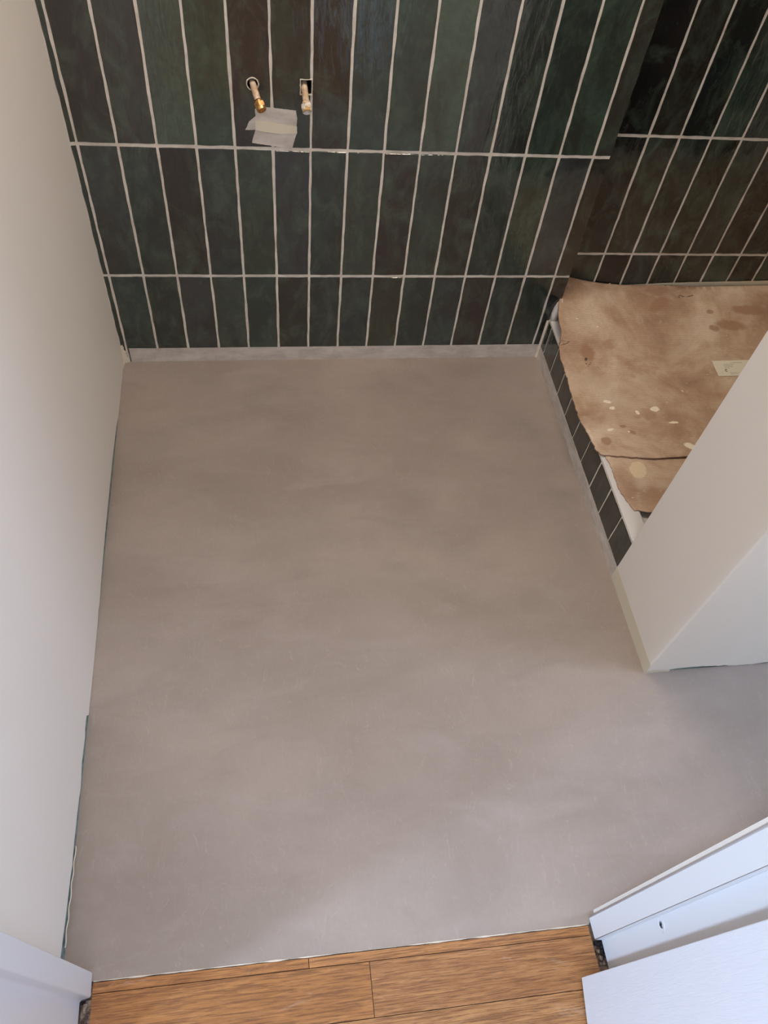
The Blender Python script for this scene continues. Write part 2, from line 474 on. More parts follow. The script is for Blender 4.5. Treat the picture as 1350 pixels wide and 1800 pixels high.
yt = lambda x: -1.3851 - (x - 0.05) * 0.0085    # seam between microcement and wood
ya = lambda x: -1.4005 - (x - 0.05) * 0.0075    # joint after the thin first strip
yb = lambda x: -1.4785 - (x - 0.05) * 0.002
XL, XR = 0.0515, 0.850
plank([(XL, yt(XL)), (0.3815, yt(.3815)), (0.3815, ya(.3815)), (XL, ya(XL))], oak[0])
plank([(0.3815, yt(.3815)), (XR, yt(XR)), (XR, ya(XR)), (0.3815, ya(.3815))], oak[1])
plank([(XL, ya(XL)), (0.4778, ya(.4778)), (0.4778, yb(.4778)), (XL, yb(XL))], oak[2])
plank([(0.4778, ya(.4778)), (XR, ya(XR)), (XR + .002, yb(XR)), (0.4778, yb(.4778))], oak[4])
y0 = yb(0.3)
ky = 0
for r_ in range(39):
    y1_ = y0 - 0.0735
    x = -2.5 + random.uniform(0, 0.4) if r_ else -0.9
    edges = [-2.5]
    while x < 2.3:
        if x > -2.4: edges.append(x)
        x += random.uniform(0.42, 0.62) if r_ else 1.75
    edges.append(2.3)
    for a, b in zip(edges, edges[1:]):
        if r_ == 0:
            # the doorway row: top edge follows the joint
            plank([(a, yb(a)), (b, yb(b)), (b, y1_), (a, y1_)], oak[3] if b > 0 else oak[1])
        else:
            plank([(a, y0), (b, y0), (b, y1_), (a, y1_)], random.choice(oak))
    y0 = y1_
hallfloor = struct(mb.build('floor_hallway', [M_SCREED, M_OAK]))

# caulk line along the seam
mb = MB()
N = 80
V = []; 
for i in range(N + 1):
    x = 0.0525 + (0.851 - 0.0525) * i / N
    wv = 0.0008 + 0.0016 * noise.noise((x * 38, 2, 0))
    if 0.42 < x < 0.55: wv *= 0.35
    yy = yt(x) + 0.0011
    V += [(x, yy - max(wv, 0.0003), 0.0002), (x, yy, 0.0012), (x, yy + max(wv, 0.0003), 0.0003)]
Fq = []
for i in range(N):
    a = i * 3; Fq += [(a, a + 3, a + 4, a + 1), (a + 1, a + 4, a + 5, a + 2)]
mb.add(V, Fq, 0, smooth=True)
cl = mb.build('trim_1', M_CAULK); struct(cl)

# ------------------------------------------------------------------ tiled back wall
mb = MB()
mb.box((-0.0135 - 0.02, 0.0, -0.05), (1.1165, 0.089, H), 0)
cols = {
    2: 'o' 'bogldbsbgllstoogo'[0:0] + 'dbogbbsbsglsookgo',
}
rowcol = {0: 'dtdsgtbdtodsbddk', 1: 'dsdbdgsdgbgbdgsb', 2: 'dbolgbdbgglsddgo'}
fnb = lambda u, v, w_: (u, -w_, v)
for r_ in range(len(ROWS) - 1):
    z0, z1 = ROWS[r_], ROWS[r_ + 1]
    for i in range(16):
        x0 = (i - 1) * P + G if i else -0.0125
        x1 = i * P - G if i < 15 else 1.1175
        cc = KEY[rowcol[r_][i]] if r_ in rowcol else random.choice([BR, DG, GR, TE, SL, OL])
        cc = tuple(x * random.uniform(0.92, 1.1) for x in cc)
        hole = None
        if r_ == 2 and i == 5: hole = lambda u, v: (u - 0.3497) ** 2 + (v - 0.7005) ** 2 < 0.0107 ** 2
        if r_ == 2 and i == 6: hole = lambda u, v: abs(u - 0.4520) < 0.0107 and abs(v - 0.6985) < 0.0132
        tile(mb, fnb, x0, x1, z0 + (G + .0007) * (r_ > 0), z1 - G - .0007, cc, hole=hole)
# boolean-free pipe openings: dark recess discs are built as sleeves (below)
wall_back = mb.build('wall_back', [M_GROUT, M_TILE]); struct(wall_back)
# end face of the wall where it steps back into the shower
# ------------------------------------------------------------------ shower back wall
mb = MB()
DY = 0.089
mb.box((1.117, DY, -0.05), (2.06, DY + 0.1, H), 0)
zs = [0.135, 0.269, 0.579, 0.889, 1.199, 1.509, 1.819, 2.129, 2.42]
fns = lambda u, v, w_: (u, DY - w_, v)
srow = {0: 'dkdkddkdkkdk', 1: 'kodbgbdbdobd', 2: 'kbkgsobdbdob'}
for r_ in range(len(zs) - 1):
    for i in range(12):
        x0 = 1.236 + (i - 1) * P + G if i else 1.1185
        x1 = min(1.236 + i * P - G, 2.05)
        if i == 0: x0 = max(x0, 1.1185)
        if x1 - x0 < 0.01: continue
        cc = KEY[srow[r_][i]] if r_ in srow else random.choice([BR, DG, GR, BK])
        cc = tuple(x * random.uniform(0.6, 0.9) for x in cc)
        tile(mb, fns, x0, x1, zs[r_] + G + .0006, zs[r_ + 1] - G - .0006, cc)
    # narrow first tile is 0.04 wide on the photo: one more piece left of it is hidden by the step
wall_shower = mb.build('wall_shower', [M_GROUT, M_TILE]); struct(wall_shower)

# ------------------------------------------------------------------ left wall (paint skin over plasterboard)
mb = MB()
mb.prism([(LWX(0.1) - 0.0009, 0.1), (LWX(-1.362) - 0.0009, -1.362), (-0.12, -1.362), (-0.12, 0.1)], 0.0, H, 0)
prof = [(0.0, 0.0), (-0.03, .0005), (-0.20, .001), (-0.215, .006), (-0.24, .010), (-0.3, .0135), (-0.36, .016), (-0.45, .015), (-0.52, .015), (-0.60, .0125),
        (-0.66, .009), (-0.70, .005), (-0.72, .0035), (-0.735, .006), (-0.76, .003), (-0.80, .002), (-0.88, .001), (-0.955, .002), (-0.962, .016), (-0.985, .017), (-1.0, .012), (-1.02, .014),
        (-1.05, .015), (-1.075, .009), (-1.09, .006), (-1.105, .010), (-1.13, .012), (-1.17, .013), (-1.20, .013), (-1.215, .010), (-1.23, .0145), (-1.26, .0165), (-1.30, .020), (-1.335, .024), (-1.362, .026)]
ys = sorted({round(-i * 0.012, 4) for i in range(0, 114)} | {p[0] for p in prof}, reverse=True)
ys = [y for y in ys if y >= -1.362]
pz = lambda y: float(np.interp(-y, [-p[0] for p in prof], [p[1] for p in prof])) + max(0, 0.0012 * noise.noise((y * 70, 1, 0)))
V = []
for y in ys:
    z = pz(y); x = LWX(y)
    V += [(x - 0.0009, y, z), (x, y, z + 0.0008), (x, y, 0.3), (x, y, H)]
Fq = []
for i in range(len(ys) - 1):
    a = i * 4; b = a + 4
    Fq += [(a, a + 1, b + 1, b), (a + 1, a + 2, b + 2, b + 1), (a + 2, a + 3, b + 3, b + 2)]
Fq = [f[::-1] for f in Fq]
mb.add(V, Fq, 1)
wall_left = mb.build('wall_left', [M_BOARD, M_WALL]); struct(wall_left)
# peeling strip of paint film at the foot of the left wall
mb = MB()
V = []
NN = 40
for i in range(NN + 1):
    y = -1.185 - 0.15 * i / NN
    x = LWX(y) + 0.0012 + 0.0008 * math.sin(i * 0.7); wd = 0.0022 + 0.0012 * noise.noise((y * 60, 5, 0))
    zc = 0.006 + 0.006 * (i / NN) + 0.0012 * noise.noise((y * 50, 9, 0))
    V += [(x, y, zc - wd), (x + 0.0012, y, zc), (x, y, zc + wd), (x - .0008, y, zc)]
Fq = [(i * 4 + j, i * 4 + (j + 1) % 4, i * 4 + 4 + (j + 1) % 4, i * 4 + 4 + j) for i in range(NN) for j in range(4)]
mb.add(V, Fq, 0, smooth=True)
pk = mb.build('paint_film_strip', M_CAULK)
tag(pk, 'thin cream strip of peeling paint at the foot of the left wall near the doorway', 'paint strip')

# ------------------------------------------------------------------ partition wall on the right, painted
mb = MB()
yf, ybk = -0.955, -0.722
def jag(x): return max(0.0006, float(np.interp(x, [1.098, 1.148, 1.152, 1.20, 1.24, 1.28, 1.30, 1.34, 1.36, 1.40, 1.6, 2.05], [.0, .002, .009, .013, .010, .006, .002, .003, .007, .008, .004, .004])) + 0.003 * noise.noise((x * 75, 3, 0)))
rr = 0.004
poly = []
for cx, cy, a0 in ((1.098 + rr, yf + rr, 180),):
    for i in range(6):
        a = math.radians(a0 + 90 * i / 5); poly.append((cx + rr * math.cos(a), cy + rr * math.sin(a)))
xsr = [1.105 + 0.006 * i for i in range(158)]
path = [(1.098, ybk)] + poly + [(x, yf) for x in xsr]
V = []; 
for i, (x, y) in enumerate(path):
    z = jag(x) if y <= yf + 1e-4 and x > 1.106 else 0.0
    V += [(x, y, z), (x, y, 0.3), (x, y, H)]
Fq = []
for i in range(len(path) - 1):
    a = i * 3; b = a + 3
    Fq += [(a, b, b + 1, a + 1), (a + 1, b + 1, b + 2, a + 2)]
mb.add(V, Fq, 1)
mb.box((1.0995, yf + 0.0018, 0.0), (2.06, ybk, H), 0)
mb.add([(1.098, ybk, 0), (2.06, ybk, 0), (2.06, ybk, H), (1.098, ybk, H)], [(0, 3, 2, 1)], 1)
part = mb.build('wall_right', [M_BOARD, M_WALL]); struct(part)

# ------------------------------------------------------------------ rest of the shell
def shell(name, a, b, mat):
    q = MB(); q.box(a, b); return struct(q.build(name, mat))
shell('wall_far_right', (2.05, -1.46, -0.05), (2.15, 0.19, H), M_WALL)
shell('ceiling', (-2.6, -4.4, H), (2.4, 0.2, H + 0.08), M_CEIL)
# wall with the doorway (bathroom face y=-1.3745, hall face y=-1.478)
q = MB()
q.box((-2.5, -1.478, 0.0), (-0.012, -1.3745, H)); q.box((-0.012, -1.478, 0.012), (0.018, -1.3745, H))
q.box((0.885, -1.478, 0.0), (2.3, -1.3745, H))
q.box((0.018, -1.478, 2.07), (0.885, -1.3745, H))
struct(q.build('wall_front', M_WALL))
# hallway
q = MB()
q.box((-2.6, -2.44, 0), (-2.5, -1.478, H)); q.box((-2.6, -4.3, 0), (-2.5, -2.76, H))
q.box((-2.6, -2.76, 0), (-2.5, -2.44, 0.86)); q.box((-2.6, -2.76, 2.38), (-2.5, -2.44, H))
struct(q.build('wall_hall_left', M_HALL))
shell('wall_hall_back', (-2.6, -4.4, 0), (2.3, -4.3, H), M_HALL)
shell('wall_hall_right', (2.3, -4.4, 0), (2.4, -1.478, H), M_HALL)
q = MB()
for a, b in (((-2.58, -2.76, 0.86), (-2.54, -2.73, 2.38)), ((-2.58, -2.47, 0.86), (-2.54, -2.44, 2.38)), ((-2.58, -2.73, 0.86), (-2.54, -2.47, 0.89)),
             ((-2.58, -2.73, 2.35), (-2.54, -2.47, 2.38))):
    q.box(a, b)
w1 = struct(q.build('window_1', M_GLOSS))
q = MB(); q.box((-2.565, -2.73, 0.89), (-2.560, -2.47, 2.35)); q.build('pane', M_GLASS, w1)

q = MB()
for a, b in (((2.04, -1.365, 0.91), (2.0499, -1.335, 2.09)), ((2.04, -0.995, 0.91), (2.0499, -0.965, 2.09)), ((2.04, -1.335, 0.91), (2.0499, -0.995, 0.94)), ((2.04, -1.335, 2.06), (2.0499, -0.995, 2.09))):
    q.box(a, b)
struct(q.build('nook_fill_frame', M_GLOSS))  # unseen frame added around the nook fill; the wall behind is solid
# ------------------------------------------------------------------ door frame jambs
def fillet(pts, rad, seg=4):
    out = []; n = len(pts)
    for i, (x, y) in enumerate(pts):
        r = rad[i] if isinstance(rad, (list, tuple)) else rad
        if r == 0: out.append((x, y)); continue
        p = Vector((x, y)); a = Vector(pts[i - 1]) - p; b = Vector(pts[(i + 1) % n]) - p
        r_ = min(r, a.length * 0.45, b.length * 0.45)
        A = p + a.normalized() * r_; B = p + b.normalized() * r_
        for k_ in range(seg + 1):
            t_ = k_ / seg
            q_ = A * (1 - t_) ** 2 + p * 2 * t_ * (1 - t_) + B * t_ ** 2
            out.append((q_.x, q_.y))
    return out


# left jamb: stop in front, rebate behind
q = MB()
q.prism(fillet([(0.012, -1.3715), (0.0500, -1.3715), (0.0512, -1.4045), (0.0355, -1.4075), (0.0370, -1.4790), (0.012, -1.4790)], [0, .0015, .003, .004, .004, 0]), 0.0035, 2.06)
jl = struct(q.build('trim_2', M_GLOSS), None)
# dark stub and filler under the left rebate
q = MB()
q.box((0.0372, -1.4075, -0.0098), (0.0512, -1.4560, -0.0040), 0)
q.box((0.0372, -1.4078, -0.0045), (0.0430, -1.4125, -0.0002), 1)
q.box((0.0410, -1.4120, -0.0045), (0.0462, -1.4245, 0.0004), 0)
fl = q.build('trim_3', [M_SCREED, M_DARK]); struct(fl)

# right jamb
q = MB()
pr_ = fillet([(0.900, -1.3750), (0.8640, -1.3752), (0.8533, -1.3795), (0.8540, -1.4140), (0.8655, -1.4158), (0.8655, -1.4660), (0.8800, -1.4850), (0.900, -1.4850)],
             [0, .002, .003, .0008, 0, .018, .004, 0], 6)
q.prism(pr_, 0.0030, 2.06)
jr = struct(q.build('trim_4', M_GLOSS))
for p in jr.data.polygons: p.use_smooth = len(p.vertices) == 4
e_ = jr.modifiers.new('wn', 'WEIGHTED_NORMAL'); e_.weight = 100
q = MB()
q.prism([(0.8655, -1.3700), (0.8640, -1.3752), (0.90, -1.3752), (0.90, -1.3700)], 0.0005, 2.10)
struct(q.build('trim_5', M_WALL))
# head of the frame
q = MB()
q.box((0.03, -1.478, 2.04), (0.88, -1.3735, 2.075))
struct(q.build('trim_6', M_GLOSS))
# crumbling gap with black debris beside the right jamb
q = MB()
def blob(q, cx, cy, z, r, h, mi, seed, n=14, sx=1.0, sy=1.0, rot=0.0):
    ring = []
    for i in range(n):
        a = 2 * math.pi * i / n
        k_ = r * (1 + 0.45 * noise.noise((math.cos(a) * 1.3 + seed, math.sin(a) * 1.3, seed * 3.1)))
        x, y = k_ * math.cos(a) * sx, k_ * math.sin(a) * sy
        ring.append((cx + x * math.cos(rot) - y * math.sin(rot), cy + x * math.sin(rot) + y * math.cos(rot)))
    zf = z if callable(z) else (lambda x, y: z)
    V = [(x, y, zf(x, y)) for x, y in ring] + [(cx + (x - cx) * .8, cy + (y - cy) * .8, zf(x, y) + h) for x, y in ring] + [(cx, cy, zf(cx, cy) + h * 1.25)]
    Fq = [(i, (i + 1) % n, n + (i + 1) % n, n + i) for i in range(n)] + [(n + i, n + (i + 1) % n, 2 * n) for i in range(n)]
    q.add(V, Fq, mi, smooth=True)
for i, (x, y, r) in enumerate([(0.8565, -1.4185, .0034), (0.8610, -1.4200, .0040), (0.8650, -1.4190, .0038), (0.8660, -1.4250, .0040), (0.8640, -1.4300, .0028), (0.8625, -1.4350, .0016), (0.8672, -1.4330, .0020), (0.8685, -1.4400, .0014)]):
    blob(q, x, y, -0.006, r, 0.0055, 0, i + 1.3, 10)
for i, (x, y, r) in enumerate([(0.8580, -1.4300, .0040), (0.8600, -1.4400, .0045), (0.8570, -1.4480, .0030), (0.8640, -1.4480, .0035)]):
    blob(q, x, y, -0.0085, r, 0.004, 1, i + 7.7, 10)
deb = q.build('mortar_debris', [M_DARK, M_SCREED])
tag(deb, 'black and beige mortar crumbs in the gap between oak floor and right door jamb', 'debris')
deb['kind'] = 'stuff'
# screw cap on the right jamb
def lathe(q, prof, origin, axis, seg=24, mi=0, smooth=True, up=None):
    ax = Vector(axis).normalized(); u_ = ax.orthogonal().normalized(); v_ = ax.cross(u_)
    V = []
    for (h_, r_) in prof:
        for i in range(seg):
            a = 2 * math.pi * i / seg
            V.append(Vector(origin) + ax * h_ + (u_ * math.cos(a) + v_ * math.sin(a)) * r_)
    Fq = [(j * seg + i, j * seg + (i + 1) % seg, (j + 1) * seg + (i + 1) % seg, (j + 1) * seg + i) for j in range(len(prof) - 1) for i in range(seg)]
    Fq.append(tuple(range(seg))[::-1]); Fq.append(tuple(range((len(prof) - 1) * seg, len(prof) * seg)))
    q.add(V, Fq, mi, smooth=smooth)


sc_ = thing('screw_cap', 'small round screw in its countersink on the white right door jamb', 'screw', (0.8655, -1.4265, 0.2505))
q = MB(); lathe(q, [(-0.001, .0105), (.0003, .0105), (.0008, .0098), (.0006, .0080), (-0.0002, .0074), (-0.0002, 0.0001)], (0, 0, 0), (-1, 0, 0), 28)
q.build('rim', M_GLOSS, sc_)
q = MB(); lathe(q, [(-0.0002, .0048), (.0006, .0044), (.0007, 0.0001)], (0, 0, 0), (-1, 0, 0), 20)
q.build('screw_head', NT('steel', 0.35, srgb(150, 156, 166), 0.9).m, sc_)
q = MB()
q.box((-0.0011, -0.0030, -0.0008), (-0.0006, 0.0030, 0.0008)); q.box((-0.0011, -0.0008, -0.0030), (-0.0006, 0.0008, 0.0030))
q.build('cross_slot', M_DARK, sc_)

# ------------------------------------------------------------------ door leaf (open into the hallway)
door = bpy.data.objects.new('door_1', None); COL.objects.link(door); door.location = (0.8149, -1.4637, 0.0)
door.rotation_euler = (0, 0, math.radians(-7.5)); door['kind'] = 'structure'
q = MB(); q.box((0.0, -0.73, 0.008), (0.040, 0.0, 2.03))
q.build('door_leaf', M_LEAF, door, bevel=0.0015)
hn = MB()
for s_ in (1,):
    lathe(hn, [(0, .025), (.006, .025), (.008, .010), (.045, .010), (.045, .0001)], (0, -0.67, 1.02), (-1, 0, 0), 20)
hn.box((-0.055, -0.68, 1.010), (-0.038, -0.55, 1.030))
hn.build('door_handle', NT('brushed_metal', 0.3, srgb(190, 190, 190), 0.9).m, door)

# ------------------------------------------------------------------ shower plinth (tiled riser) and tray
mb = MB()
mb.box((1.1000, ybk + 0.0005, 0.0), (1.1165, -0.0005, 0.1285), 0)
fnr = lambda u, v, w_: (1.1000 - w_, u, v)
ris = 'dtdkdkdkkk'
for i in range(10):
    ya_ = -0.111 + P - i * P; yb_ = ya_ - P       # joints at -0.034, -0.111, ...
    a = min(ya_ - G * .8, -0.002); b = max(yb_ + G * .8, ybk + 0.002)
    if a - b < 0.008: continue
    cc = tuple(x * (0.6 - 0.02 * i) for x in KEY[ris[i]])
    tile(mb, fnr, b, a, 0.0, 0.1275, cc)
tile(mb, fnr, -0.0325, -0.0025, 0.0, 0.1275, DG)
rz = mb.build('tiled_riser', [M_GROUT, M_TILE])
pl = thing('shower_plinth', 'low dark green tiled plinth carrying the shower tray beside the grey floor', 'plinth', (1.11, -0.36, 0))
origin_to(rz, (1.11, -0.36, 0)); rz.location = (0, 0, 0); rz.parent = pl
q = MB(); q.box((1.1170, ybk + 0.001, 0.0), (2.049, -0.001, 0.098)); q.box((1.119, -0.001, 0.0), (2.049, DY - 0.001, 0.098))
cr = q.build('core', M_SCREED); origin_to(cr, (1.11, -0.36, 0)); cr.location = (0, 0, 0); cr.parent = pl

# tray: rim ring + sunken basin
tr_ = thing('shower_tray', 'off-white shower tray rim showing around the edges of the cardboard', 'shower tray', (1.55, -0.33, 0.098))
bm = bmesh.new()
x0, x1, y0_, y1_ = 1.1005, 2.048, ybk + 0.001, -0.0015
def rrect(x0, x1, y0, y1, r, seg=6):
    pts = []
    for cx, cy, a0 in ((x1 - r, y1 - r, 0), (x0 + r, y1 - r, 90), (x0 + r, y0 + r, 180), (x1 - r, y0 + r, 270)):
        for i in range(seg + 1):
            a = math.radians(a0 + 90 * i / seg); pts.append((cx + r * math.cos(a), cy + r * math.sin(a)))
    return pts
def lofted(q, loops, mi=0, cap=True):
    n = len(loops[0]); V = [p for L in loops for p in L]
    Fq = [(j * n + i, j * n + (i + 1) % n, (j + 1) * n + (i + 1) % n, (j + 1) * n + i) for j in range(len(loops) - 1) for i in range(n)]
    if cap: Fq.append(tuple(range((len(loops) - 1) * n, len(loops) * n)))
    q.add(V, Fq, mi, smooth=True)
def ztop(pts, z): return [(x, y, z) for x, y in pts]
q = MB()
inset = lambda d, r: rrect(x0 + d, x1 - d, y0_ + d, y1_ - d, r)
lofted(q, [ztop(inset(0.0185, .001), 0.0985), ztop(inset(0.0185, .001), 0.1292), ztop(inset(0.0, .002), 0.1292), ztop(inset(0.0002, .002), 0.1318), ztop(inset(0.0014, .003), 0.1328), ztop(inset(0.038, .012), 0.1325),
           ztop(inset(0.042, .014), 0.1312), ztop(inset(0.050, .02), 0.1180), ztop(inset(0.056, .025), 0.1150), ztop(inset(0.20, .05), 0.1080)])
ty = q.build('tray_basin', M_TRAY); origin_to(ty, (1.55, -0.33, 0.098)); ty.location = (0, 0, 0); ty.parent = tr_
q = MB()
V = [(1.1012, -0.0050, .1325), (1.1012, -0.0050, .150), (1.1030, -0.0050, .170), (1.1070, -0.0050, .184), (1.1120, -0.0050, .193), (1.1172, -0.0050, .198), (1.1172, -0.0050, .1325)]
V2 = [(x - 0.0004, -0.0130, z - 0.004 if z > .14 else z) for x, _, z in V]; V3 = [(x, -0.0012, z) for x, _, z in V]
n = len(V)
q.add(V3 + V + V2, [(l * n + i, l * n + (i + 1) % n, (l + 1) * n + (i + 1) % n, (l + 1) * n + i) for l in range(2) for i in range(n)] + [tuple(range(2 * n, 3 * n))], 0, smooth=True)
struct(q.build('trim_8', M_TRAY))
q = MB()
q.prism([(1.119, -0.0012), (2.048, -0.0012), (2.048, DY - 0.0025), (1.119, DY - 0.0025)], 0.0985, 0.1328)
ty2 = q.build('tray_back_rim', M_TRAY, bevel=0.002); origin_to(ty2, (1.55, -0.33, 0.098)); ty2.location = (0, 0, 0); ty2.parent = tr_

# ------------------------------------------------------------------ cardboard sheets
def hgt(x, y):
    t_ = min(max((y + .22) / .31, 0), 1); t_ = t_ * t_ * (3 - 2 * t_)
    left = max(0, 1 - (x - 1.1) / .25)
    return .137 + .038 * t_ + .042 * t_ * left ** 2 + 0.0010 * noise.noise((x * 9, y * 9, 1))


upper = [(1.1205, 0.0093), (1.1106, -0.0035), (1.1056, -0.0169), (1.0992, -0.0436), (1.0978, -0.0644), (1.0995, -0.0952), (1.0935, -0.1176), (1.106, -0.1185), (1.1175, -0.1193), (1.105, -0.126), (1.0876, -0.1314),
         (1.0841, -0.1686), (1.0873, -0.187), (1.0861, -0.232), (1.0815, -0.2812), (1.081, -0.3196), (1.0794, -0.3662), (1.0831, -0.4026), (1.0868, -0.4383), (1.0913, -0.4697), (1.0978, -0.4802),
         (1.1036, -0.4839), (1.1557, -0.4928), (1.2223, -0.5007), (1.3, -0.4988), (1.45, -0.500), (1.7, -0.503), (2.03, -0.505), (2.03, 0.081), (1.755, 0.082), (1.6629, 0.080), (1.5257, 0.077), (1.4277, 0.081), (1.3292, 0.0845), (1.2299, 0.0850), (1.1752, 0.0855), (1.1225, 0.0855), (1.1215, 0.04)]
lower = [(1.090, -0.460), (1.1002, -0.4769), (1.109, -0.4841), (1.112, -0.503), (1.114, -0.5214), (1.1135, -0.55), (1.1121, -0.5704), (1.1150, -0.592), (1.1194, -0.6104), (1.1235, -0.626), (1.1299, -0.6388), (1.1450, -0.6420), (1.1627, -0.6467), (1.30, -0.650), (1.7, -0.655), (2.03, -0.655), (2.03, -0.45), (1.5, -0.44)]


def densify(poly, step, jitter, seed):
    out = []
    n = len(poly)
    for i in range(n):
        a = Vector(poly[i]); b = Vector(poly[(i + 1) % n]); L = (b - a).length; k_ = max(1, int(L / step))
        nrm = Vector((-(b - a).y, (b - a).x)).normalized()
        for j in range(k_):
            p = a + (b - a) * (j / k_)
            free = 1.0 if (p.x < 1.19 and p.y < 0.0) else 0.25
            d = jitter * free * (noise.noise((p.x * 180, p.y * 180, seed)) + .6 * noise.noise((p.x * 420, p.y * 420, seed)))
            out.append(p + nrm * d)
    return out


def sheet(name, poly, hf, thick, seed, mats, step=0.006, parent=None):
    pts = densify(poly, step, 0.0024, seed)
    me = bpy.data.meshes.new(name); bm = bmesh.new()
    vs = [bm.verts.new((p.x, p.y, 0)) for p in pts]
    bm.faces.new(vs)
    bmesh.ops.triangulate(bm, faces=bm.faces[:])
    # slice by a grid so that the sheet can bend
    for ax, lo, hi in ((0, 1.08, 2.03), (1, -0.66, 0.09)):
        c_ = lo
        while c_ < hi:
            co = (c_, 0, 0) if ax == 0 else (0, c_, 0); no = (1, 0, 0) if ax == 0 else (0, 1, 0)
            bmesh.ops.bisect_plane(bm, geom=bm.verts[:] + bm.edges[:] + bm.faces[:], plane_co=co, plane_no=no)
            c_ += 0.025 if ax == 0 else 0.02
    bmesh.ops.triangulate(bm, faces=bm.faces[:])
    for v_ in bm.verts: v_.co.z = hf(v_.co.x, v_.co.y)
    bmesh.ops.recalc_face_normals(bm, faces=bm.faces[:])
    if sum(f.normal.z for f in bm.faces) < 0: bmesh.ops.reverse_faces(bm, faces=bm.faces[:])
    bm.to_mesh(me); bm.free()
    for mt in mats: me.materials.append(mt)
    o = bpy.data.objects.new(name, me); COL.objects.link(o)
    s_ = o.modifiers.new('solid', 'SOLIDIFY'); s_.thickness = thick; s_.offset = -1; s_.material_offset_rim = 1
    for p in me.polygons: p.use_smooth = True
    if parent: o.parent = parent
    return o


def hup(x, y):
    z = hgt(x, y) + 0.0006
    z += 0.0030 * min(1, max(0, (-0.36 - y) / 0.06))
    z += 0.0035 * min(1, max(0, (x - 1.12) / 0.2)) * min(1, max(0, (-0.42 - y) / 0.06))
    # torn flap creased at the side
    if x < 1.125 and -0.19 < y < -0.115: z -= 0.0012
    return z


cb = sheet('cardboard_sheet', upper, hup, 0.0030, 3.0, [M_CARD, M_CARDEDGE])
tag(cb, 'large torn brown cardboard sheet protecting the shower tray, reaching the green tiled wall', 'cardboard')
lc = sheet('cardboard_sheet', lower, lambda x, y: 0.1354, 0.0020, 8.0, [M_CARD, M_CARDEDGE])
tag(lc, 'smaller cardboard piece tucked under the large sheet at the near end of the tray', 'cardboard')

# rim tape strip glued to the tiles behind the cardboard
q = MB()
V = []
for i in range(61):
    x = 1.14 + (2.03 - 1.14) * i / 60
    V += [(x, DY - 0.0034, 0.150), (x, DY - 0.0034, float(np.interp(x, [1.14, 1.34, 1.45, 1.75, 2.03], [.170, .1745, .1815, .1895, .19])) + 0.0012 * noise.noise((x * 30, 0, 4)))]
q.add(V, [(i * 2, i * 2 + 2, i * 2 + 3, i * 2 + 1) for i in range(60)], 0)
q.add([(x, y + 0.0004, z) for x, y, z in V], [(i * 2, i * 2 + 1, i * 2 + 3, i * 2 + 2) for i in range(60)], 0)
tp = q.build('masking_tape', M_CREAM)
tag(tp, 'cream tape strip on the recessed shower wall tiles just above the cardboard', 'tape')

# paper card with print
q = MB()
cw = [(1.4881, -0.2364), (1.4906, -0.1815), (1.630, -0.1785), (1.628, -0.2345)]
zc = lambda x, y: hup(x, y) + 0.0016
def onc(a, b, dz=0.0):
    A = Vector(cw[0]) * (1 - a) + Vector(cw[3]) * a; B = Vector(cw[1]) * (1 - a) + Vector(cw[2]) * a
    p = A * (1 - b) + B * b
    return (p.x, p.y, zc(p.x, p.y) + dz)
na_, nb_ = 10, 4
for dz in (0, -0.0006):
    V = [onc(i / na_, j / nb_, dz) for j in range(nb_ + 1) for i in range(na_ + 1)]
    Fq = [(j * (na_ + 1) + i, j * (na_ + 1) + i + 1, (j + 1) * (na_ + 1) + i + 1, (j + 1) * (na_ + 1) + i) for j in range(nb_) for i in range(na_)]
    if dz: Fq = [f[::-1] for f in Fq]
    q.add(V, Fq, 0)
pc = q.build('paper_card', M_LABEL)
tag(pc, 'small cream printed card lying on the cardboard, partly behind the partition', 'card')
q = MB()
def line(a0, b0, a1, th, mi=0):
    q.add([onc(a0, b0 - th, .0002), onc(a1, b0 - th, .0002), onc(a1, b0 + th, .0002), onc(a0, b0 + th, .0002)], [(0, 1, 2, 3)], mi)
random.seed(5)
for b0, spans in ((0.85, [(.36, .58)]), (0.76, [(.20, .42)]), (0.68, [(.20, .36)]), (0.60, [(.20, .34)]), (0.52, [(.20, .28)]), (0.20, [(.26, .42)]), (0.12, [(.26, .38)])):
    for s0, s1 in spans:
        x = s0
        while x < s1:
            w_ = random.uniform(.01, .03); line(x, b0, x + w_, .014); x += w_ + .006
pr1 = q.build('faint_print', M_INKL, pc)
q = MB()
seg = 22
V = []
for i in range(seg + 1):
    a = math.radians(20 + 290 * i / seg)
    for r_ in (0.55, 1.0):
        V.append(onc(0.205 + 0.026 * r_ * math.cos(a), 0.36 + 0.085 * r_ * math.sin(a), .0003))
q.add(V, [(i * 2, i * 2 + 1, i * 2 + 3, i * 2 + 2) for i in range(seg)], 0)
pr2 = q.build('ring_mark', M_INKD, pc)

